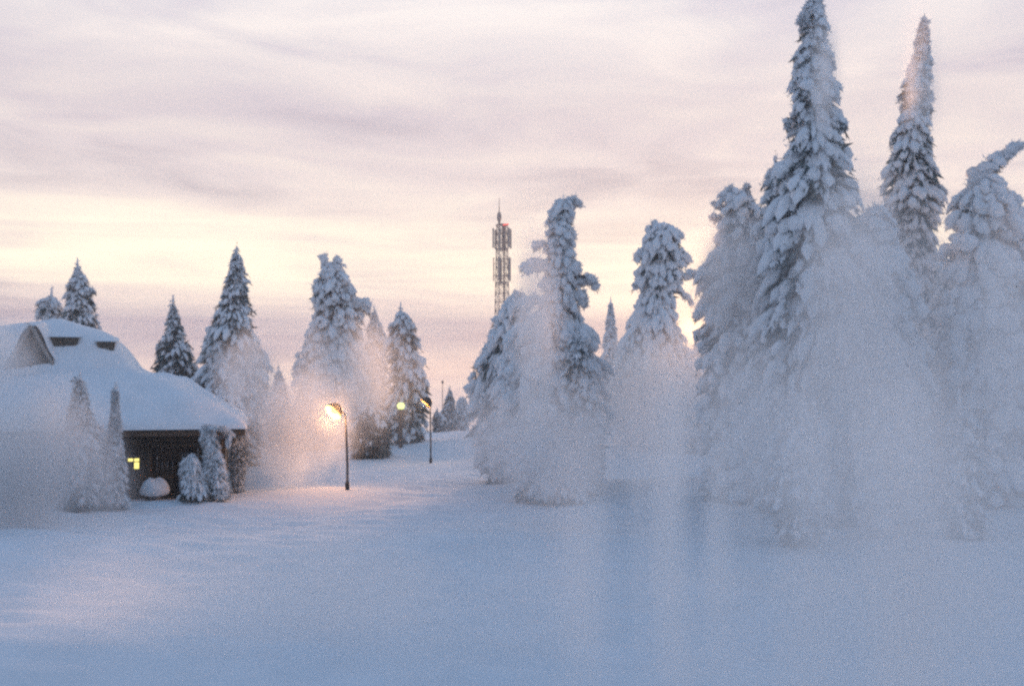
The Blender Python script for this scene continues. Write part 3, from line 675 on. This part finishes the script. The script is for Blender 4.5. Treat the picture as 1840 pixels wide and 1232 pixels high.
        for i_ in range(nu):
            for j_ in range(nv):
                u, v_ = i_ / (nu - 1), j_ / (nv - 1)
                e_ = min(1, min(u, 1 - u) * 6, v_ * 5 + .0)
                vv.append(Vector((a.x - .12 + (wd + .24) * u, yd2 - .16 + 1.5 * v_, a.z + 0.02 + .16 * math.sqrt(max(e_, 0)) + .12 * v_)))
        for i_ in range(nu - 1):
            for j_ in range(nv - 1):
                q = i_ * nv + j_; ff.append((q, q + 1, q + nv + 1, q + nv))
        m_ = MB(); m_.v, m_.f = vv, ff; bld(m_, 'snow', M['snow_roof'], vent, True)
build_lodge()

# round snow cap on a stump by the porch
def snow_stump():
    p = at(275, 880, 42.2); zg = g1(p.x, p.y); c = Vector((p.x, p.y, zg))
    root = empty('snow_capped_stump', c, 'squat stump under a round cap of snow before the lodge porch', 'stump')
    rng = random.Random(3)
    m_ = MB(); m_.lathe([(.33, -.1), (.31, .2), (.30, .42), (.0, .43)], 14); m_.build('stump', M['bark'], root, True)
    prof = [(0.0, .98), (.2, .96), (.36, .89), (.47, .78), (.55, .64), (.585, .48), (.56, .36), (.46, .31), (.3, .36), (0, .38)]
    m_ = MB(); m_.lathe(prof, 22); m_.v = [Vector((v.x * (1 + .10 * math.sin(3 * math.atan2(v.y, v.x) + 1) + rng.uniform(-.04, .04)) + .06 * v.z, v.y * (1 + rng.uniform(-.05, .05)), v.z * (1 + .08 * math.sin(2 * math.atan2(v.y, v.x))) + rng.uniform(-.02, .02))) for v in m_.v]
    m_.build('snow_cap', M['snow_roof'], root, True)
snow_stump()

# ------------------------------------------------------------------ lamps
def dome_lamp(label, bpx, bpy_, depth, hx, hy, tilt, on, matbulb, energy, colr, tilt_fwd=0.0):
    b = at(bpx, bpy_, depth); zg = g1(b.x, depth); base = Vector((b.x, depth, zg)); head = at(hx, hy, depth)
    root = empty('street_lamp', base, label, 'street lamp', 'dome street lamps along the path')
    top = head - base
    m_ = MB(); m_.tube([(0, 0, -.2), (0.0, 0, 1.0), (top.x * .1, 0, top.z * .75), (top.x * .25 + .05, 0, top.z - .12), (top.x * .55, 0, top.z + .12), (top.x, 0, top.z + .22)], [.062, .058, .05, .042, .036, .03], 10)
    m_.build('pole', M['pole'], root, True)
    m_ = MB(); m_.tube([(0, 0, -.05), (0, 0, .32)], .095, 12); m_.build('base_sleeve', M['black'], root, True)
    mt = Matrix.Translation(top) @ Matrix.Rotation(tilt, 4, 'Y') @ Matrix.Rotation(tilt_fwd, 4, 'X')
    dome = [(0.02, .42), (.16, .39), (.27, .31), (.35, .18), (.385, .05), (.392, -.03)]
    m_ = MB(); m_.lathe(dome, 24, mt); sh = m_.build('lamp_shade', M['black'], root, True)
    inner = [(0.02, .39), (.15, .365), (.255, .29), (.333, .165), (.368, .04), (.385, -.03)]
    m_ = MB(); m_.lathe(inner[::-1], 24, mt); m_.build('reflector', M['reflector'], root, True)
    m_ = MB(); m_.lathe([(0.004, .22), (.09, .20), (.15, .14), (.16, .07), (.12, .0), (0.004, -.035)][::-1], 18, mt); m_.build('bulb', matbulb, root, True)
    ld = bpy.data.lights.new('lamp_light', 'POINT'); ld.energy = energy; ld.color = colr; ld.shadow_soft_size = .12
    lo = bpy.data.objects.new('lamp_light', ld); col.objects.link(lo); lo.parent = root; lo.location = mt @ Vector((0, 0, -.22))
    return root
dome_lamp('lit orange street lamp leaning left with a glowing head in drifting steam', 624, 887, 43.5, 599, 740, R(38), True, M['bulb_orange'], 300, (1.0, .46, .18), R(-35))
dome_lamp('black dome street lamp seen from behind with a lit yellow rim', 774, 822, 62, 765, 724, R(40), True, M['bulb_orange'], 60, (1.0, .62, .25), R(-8))
def globe_lamp():
    b = at(720, 803, 71); zg = g1(b.x, 71); base = Vector((b.x, 71, zg)); top = at(720, 729, 71) - base
    root = empty('globe_lamp', base, 'greenish white globe lamp on a thick dark post by the spruces', 'street lamp')
    m_ = MB(); m_.tube([(0, 0, -.2), (0, 0, top.z - .42)], [.15, .13], 12); m_.build('post', M['pole_wood'], root, True)
    m_ = MB(); m_.lathe([(.12, top.z - .42), (.15, top.z - .36), (.15, top.z - .22), (.10, top.z - .17)], 14); m_.build('collar', M['black'], root, True)
    m_ = MB(); m_.lathe([(.27 * math.sin(a) + .002, top.z + .27 * -math.cos(a)) for a in [math.pi * i / 12 for i in range(13)]], 20); m_.build('globe', M['bulb_green'], root, True)
    m_ = MB(); m_.lathe([(.16, top.z + .23), (.13, top.z + .30), (.0, top.z + .33)], 16); m_.build('snow_cap', M['snow_roof'], root, True)
globe_lamp()

# thin mast on the crest
def thin_mast():
    b = at(795, 766, 106); zg = g1(b.x, 106); base = Vector((b.x, 106, zg)); top = at(795, 684, 106).z - zg
    root = empty('marker_mast', base, 'thin bare mast with a small head on the crest beyond the lamps', 'mast')
    m_ = MB(); m_.tube([(0, 0, -.2), (0, 0, top - .2)], [.05, .035], 8); m_.build('pole', M['pole'], root, True)
    m_ = MB(); m_.lathe([(.0, top - .3), (.10, top - .25), (.12, top - .1), (.08, top + .02), (0, top + .04)], 10); m_.build('mast_head', M['pole'], root, True)
thin_mast()

# ------------------------------------------------------------------ telecom mast
def telecom():
    D = 260.0
    c = at(902, 600, D); zg = g1(c.x, D); base = Vector((c.x, D, zg))
    root = empty('telecom_tower', base, 'grey lattice telecom mast with panel antennas and a whip on top', 'tower')
    k = D / FPX
    zt = at(902, 404, D).z - zg
    wtop, wbot = 1.05, 1.9                         # half widths
    def hw(z): return wbot + (wtop - wbot) * (z / zt)
    rot = Matrix.Rotation(R(24), 3, 'Z')
    corners = [(-1, -1), (1, -1), (1, 1), (-1, 1)]
    P = lambda ci, z: rot @ Vector((corners[ci][0] * hw(z), corners[ci][1] * hw(z), z))
    for ci in range(4):
        m_ = MB(); m_.tube([P(ci, 0), P(ci, zt)], .13, 6); m_.build('leg', M['steel'], root)
    m_ = MB(); nb = 26
    for i in range(nb):
        z0, z1 = zt * i / nb, zt * (i + 1) / nb
        for ci in range(4):
            cj = (ci + 1) % 4
            m_.tube([P(ci, z0), P(cj, z1)], .07, 4, False); m_.tube([P(cj, z0), P(ci, z1)], .07, 4, False); m_.tube([P(ci, z1), P(cj, z1)], .08, 4, False)
    o = m_.build('bracing', M['steel'], root); o['kind'] = 'stuff'
    m_ = MB(); m_.box((.5, 0, zt / 2), (.3, .2, zt - 2), rot); m_.build('cable_ladder', M['pole'], root)
    zpx = lambda y: at(902, y, D).z - zg
    for yy, th in ((404, .3), (447, .25), (508, .25)):
        m_ = MB(); m_.box((0, 0, zpx(yy)), (2.6, 2.6, th), rot); m_.build('platform', M['steel'], root)
    # equipment behind the panels
    m_ = MB(); m_.box((.45, .1, (zpx(404) + zpx(450)) / 2), (0.8, 0.9, zpx(404) - zpx(450)), rot); m_.build('equipment_cabinet', M['antenna'], root)
    for (y0, y1, R_, angs) in ((411, 446, 2.35, (15, 75, 135, 195, 255, 318)), (463, 505, 2.15, (5, 100, 180, 250, 335))):
        for a in angs:
            d = Vector((math.cos(R(a)), math.sin(R(a)), 0)); z0, z1 = zpx(y1), zpx(y0)
            m_ = MB(); m_.box(d * R_ + Vector((0, 0, (z0 + z1) / 2)), (.3, .55, (z1 - z0)), Matrix.Rotation(R(a), 3, 'Z')); pa = m_.build('panel_antenna', M['antenna'], root)
            m_ = MB()
            for q in (.25, .75): m_.tube([d * .6 + Vector((0, 0, z0 + (z1 - z0) * q)), d * (R_ - .1) + Vector((0, 0, z0 + (z1 - z0) * q))], .09, 5)
            m_.build('bracket', M['steel'], root)
    xo = at(897, 400, D).x - c.x
    m_ = MB(); m_.lathe([(.0, zpx(405)), (.3, zpx(404.5)), (.3, zpx(398)), (.55, zpx(396)), (.6, zpx(386)), (.35, zpx(382)), (.15, zpx(381)), (0, zpx(380.5))], 12, Matrix.Translation((xo, 0, 0))); m_.build('radome', M['antenna'], root, True)
    m_ = MB(); m_.tube([(xo, 0, zpx(382)), (xo, 0, zpx(356))], [.14, .06], 7); m_.build('whip_antenna', M['steel'], root, True)
    xr = at(908, 405, D).x - c.x
    m_ = MB(); m_.tube([(xr - .6, -1.3, zpx(405.5)), (xr + .9, -1.3, zpx(404))], .16, 8); m_.build('warning_light', M['red_lamp'], root, True)
telecom()

# ------------------------------------------------------------------ steam: added volumes that stand in for the fog on a wet pane
def steam_mat(name, density, nscale, zst, lo, hi, color=(0.99, 0.985, 0.985), aniso=0.5, detail=2.5, yst=1.0, curtain=False):
    m = bpy.data.materials.new(name); m.use_nodes = True
    t = NT(m.node_tree); m.node_tree.nodes.clear()
    tc = t.n('ShaderNodeTexCoord'); ob = tc.outputs['Object']
    geo = t.n('ShaderNodeNewGeometry')
    r = t.n('ShaderNodeVectorMath', operation='LENGTH', ins={0: ob}).outputs['Value']
    fall = t.smooth(r, 0.12, 1.0, 1.0, 0.0)
    mp = t.n('ShaderNodeMapping', ins={'Vector': geo.outputs['Position'], 'Scale': (1, yst, zst)}).outputs[0]
    nz = t.n('ShaderNodeTexNoise', ins={'Vector': mp, 'Scale': nscale, 'Detail': detail, 'Roughness': 0.5}).outputs[0]
    if curtain: nn = t.smooth(nz, lo, hi)
    else: nn = t.smooth(t.m('ADD', nz, t.m('MULTIPLY', fall, 0.25)), lo + 0.10, hi + 0.28)
    d = t.m('MULTIPLY', t.m('MULTIPLY', t.m('POWER', fall, 1.2), nn), density)
    v = t.n('ShaderNodeVolumePrincipled', ins={'Color': (*color, 1), 'Density': d, 'Anisotropy': aniso})
    o = t.n('ShaderNodeOutputMaterial'); m.node_tree.links.new(v.outputs[0], o.inputs['Volume'])
    return m
def icosphere(name):
    import bmesh
    bm = bmesh.new(); bmesh.ops.create_icosphere(bm, subdivisions=3, radius=1.0)
    me = bpy.data.meshes.new(name); bm.to_mesh(me); bm.free(); return me
def steam(label, pxx, pyy, depth, rx, ry, rdep, tau, nscale=0.35, zst=0.5, lo=0.3, hi=0.68, tilt=0.0, yst=1.0, curtain=False):
    c = at(pxx, pyy, depth); k = depth / FPX
    # column integral of the falloff ~ 1.1 R * mean noise 0.5
    dens = STEAM_GAIN * tau / (1.1 * rdep * 0.5)
    o = bpy.data.objects.new('steam_cloud', icosphere('steam_cloud')); col.objects.link(o)
    o.location = c; o.scale = (rx * k, rdep, ry * k); o.rotation_euler = (0, tilt, 0)
    o.data.materials.append(steam_mat('steam', dens, nscale, zst, lo, hi, yst=yst, curtain=curtain))
    tag(o, label, 'steam', 'added steam clouds standing in for a fogged pane', 'stuff')
    return o
STEAM_GAIN = 1.9
ST = [
    # label, px, py, depth, half width px, half height px, half depth m, optical depth, noise scale, vertical stretch, lo, hi
    ('stand-in steam plume rising in front of the hooked-top spruce', 968, 600, 28, 72, 320, 2.0, 1.1, .7, .2),
    ('stand-in steam bank rolling around the foot of the hooked-top spruce', 1010, 800, 34, 380, 190, 3.8, 1.0, .5, .5),
    ('stand-in steam puff swirling around the orange street lamp', 535, 775, 45.5, 170, 160, 2.4, 1.5, .6, .6),
    ('small steam puff added to make a halo around the head of the orange street lamp', 598, 745, 42.2, 60, 60, 1.0, .12, .9, .7),  # added only so that the lamp head gets a halo
    ('thin stand-in steam veil before the twin-topped spruce', 620, 680, 60, 210, 160, 4.0, .6, .4, .5),
    ('stand-in steam bank veiling the left part of the lodge', 40, 850, 34, 250, 230, 3.6, 2.0, .5, .4),
    ('thin stand-in steam veil over the left end of the lodge roof', -15, 645, 39, 120, 120, 2.5, 1.5, .5, .6),
    ('thin stand-in steam curl before the pointed spruce by the eave', 440, 680, 52, 100, 130, 2.5, .8, .6, .6),
    ('stand-in steam column rising before the tallest spruce', 1545, 560, 24, 165, 420, 2.4, .75, .9, .2),
    ('stand-in steam bank hiding the feet of the right-hand spruces', 1480, 780, 24, 480, 270, 3.4, .8, 1.0, .12, .38, .64, 0.0, .3, True),
    ('stand-in steam column before the slanting-topped spruce', 1780, 640, 23, 190, 430, 2.4, .85, .9, .16),
    ('stand-in steam drift over the shaggy spruce and the thin spire', 1175, 720, 47, 230, 220, 3.8, 1.1, .45, .5),
    ('stand-in steam drift across the craggy twin-topped spruce', 1320, 520, 37, 130, 220, 2.4, .8, .6, .4),
    ('broad soft stand-in steam veil across the whole right-hand group of spruces', 1560, 590, 30, 400, 330, 2.4, .36, .6, .35),
    ('stand-in steam wisp trailing past the tip of the tallest spruce', 1482, 150, 33, 40, 210, 1.3, .75, .9, .3),
    ('stand-in steam wisp swallowing the tip of the second spire', 1655, 140, 39, 50, 190, 1.5, .55, .8, .3),
    ('low stand-in steam lying over the open snow', 560, 1090, 20, 800, 240, 5.0, .8, .4, .6),
    ('streaked stand-in steam rising from the snow below the right-hand spruces', 1470, 1010, 13.0, 680, 520, 2.6, 1.05, 1.7, .05, .34, .70, 0.0, .15, True),
]
for s in ST: steam(*s)

# ------------------------------------------------------------------ haze
def haze():
    x, y0, y1, z0, z1 = 720, -80, 720, float(gz(0, 700)) - 3, 60
    m_ = MB(); m_.box((0, (y0 + y1) / 2, (z0 + z1) / 2), (2 * x, y1 - y0, z1 - z0))
    m = bpy.data.materials.new('haze'); m.use_nodes = True
    t = NT(m.node_tree); m.node_tree.nodes.clear()
    v = t.n('ShaderNodeVolumePrincipled', ins={'Color': (.95, .95, .97, 1), 'Density': 0.0007, 'Anisotropy': 0.3})
    o = t.n('ShaderNodeOutputMaterial'); m.node_tree.links.new(v.outputs[0], o.inputs['Volume'])
    h = m_.build('haze', m); tag(h, 'thin even dusk haze hanging over the whole hilltop', 'haze', kind='stuff')
haze()
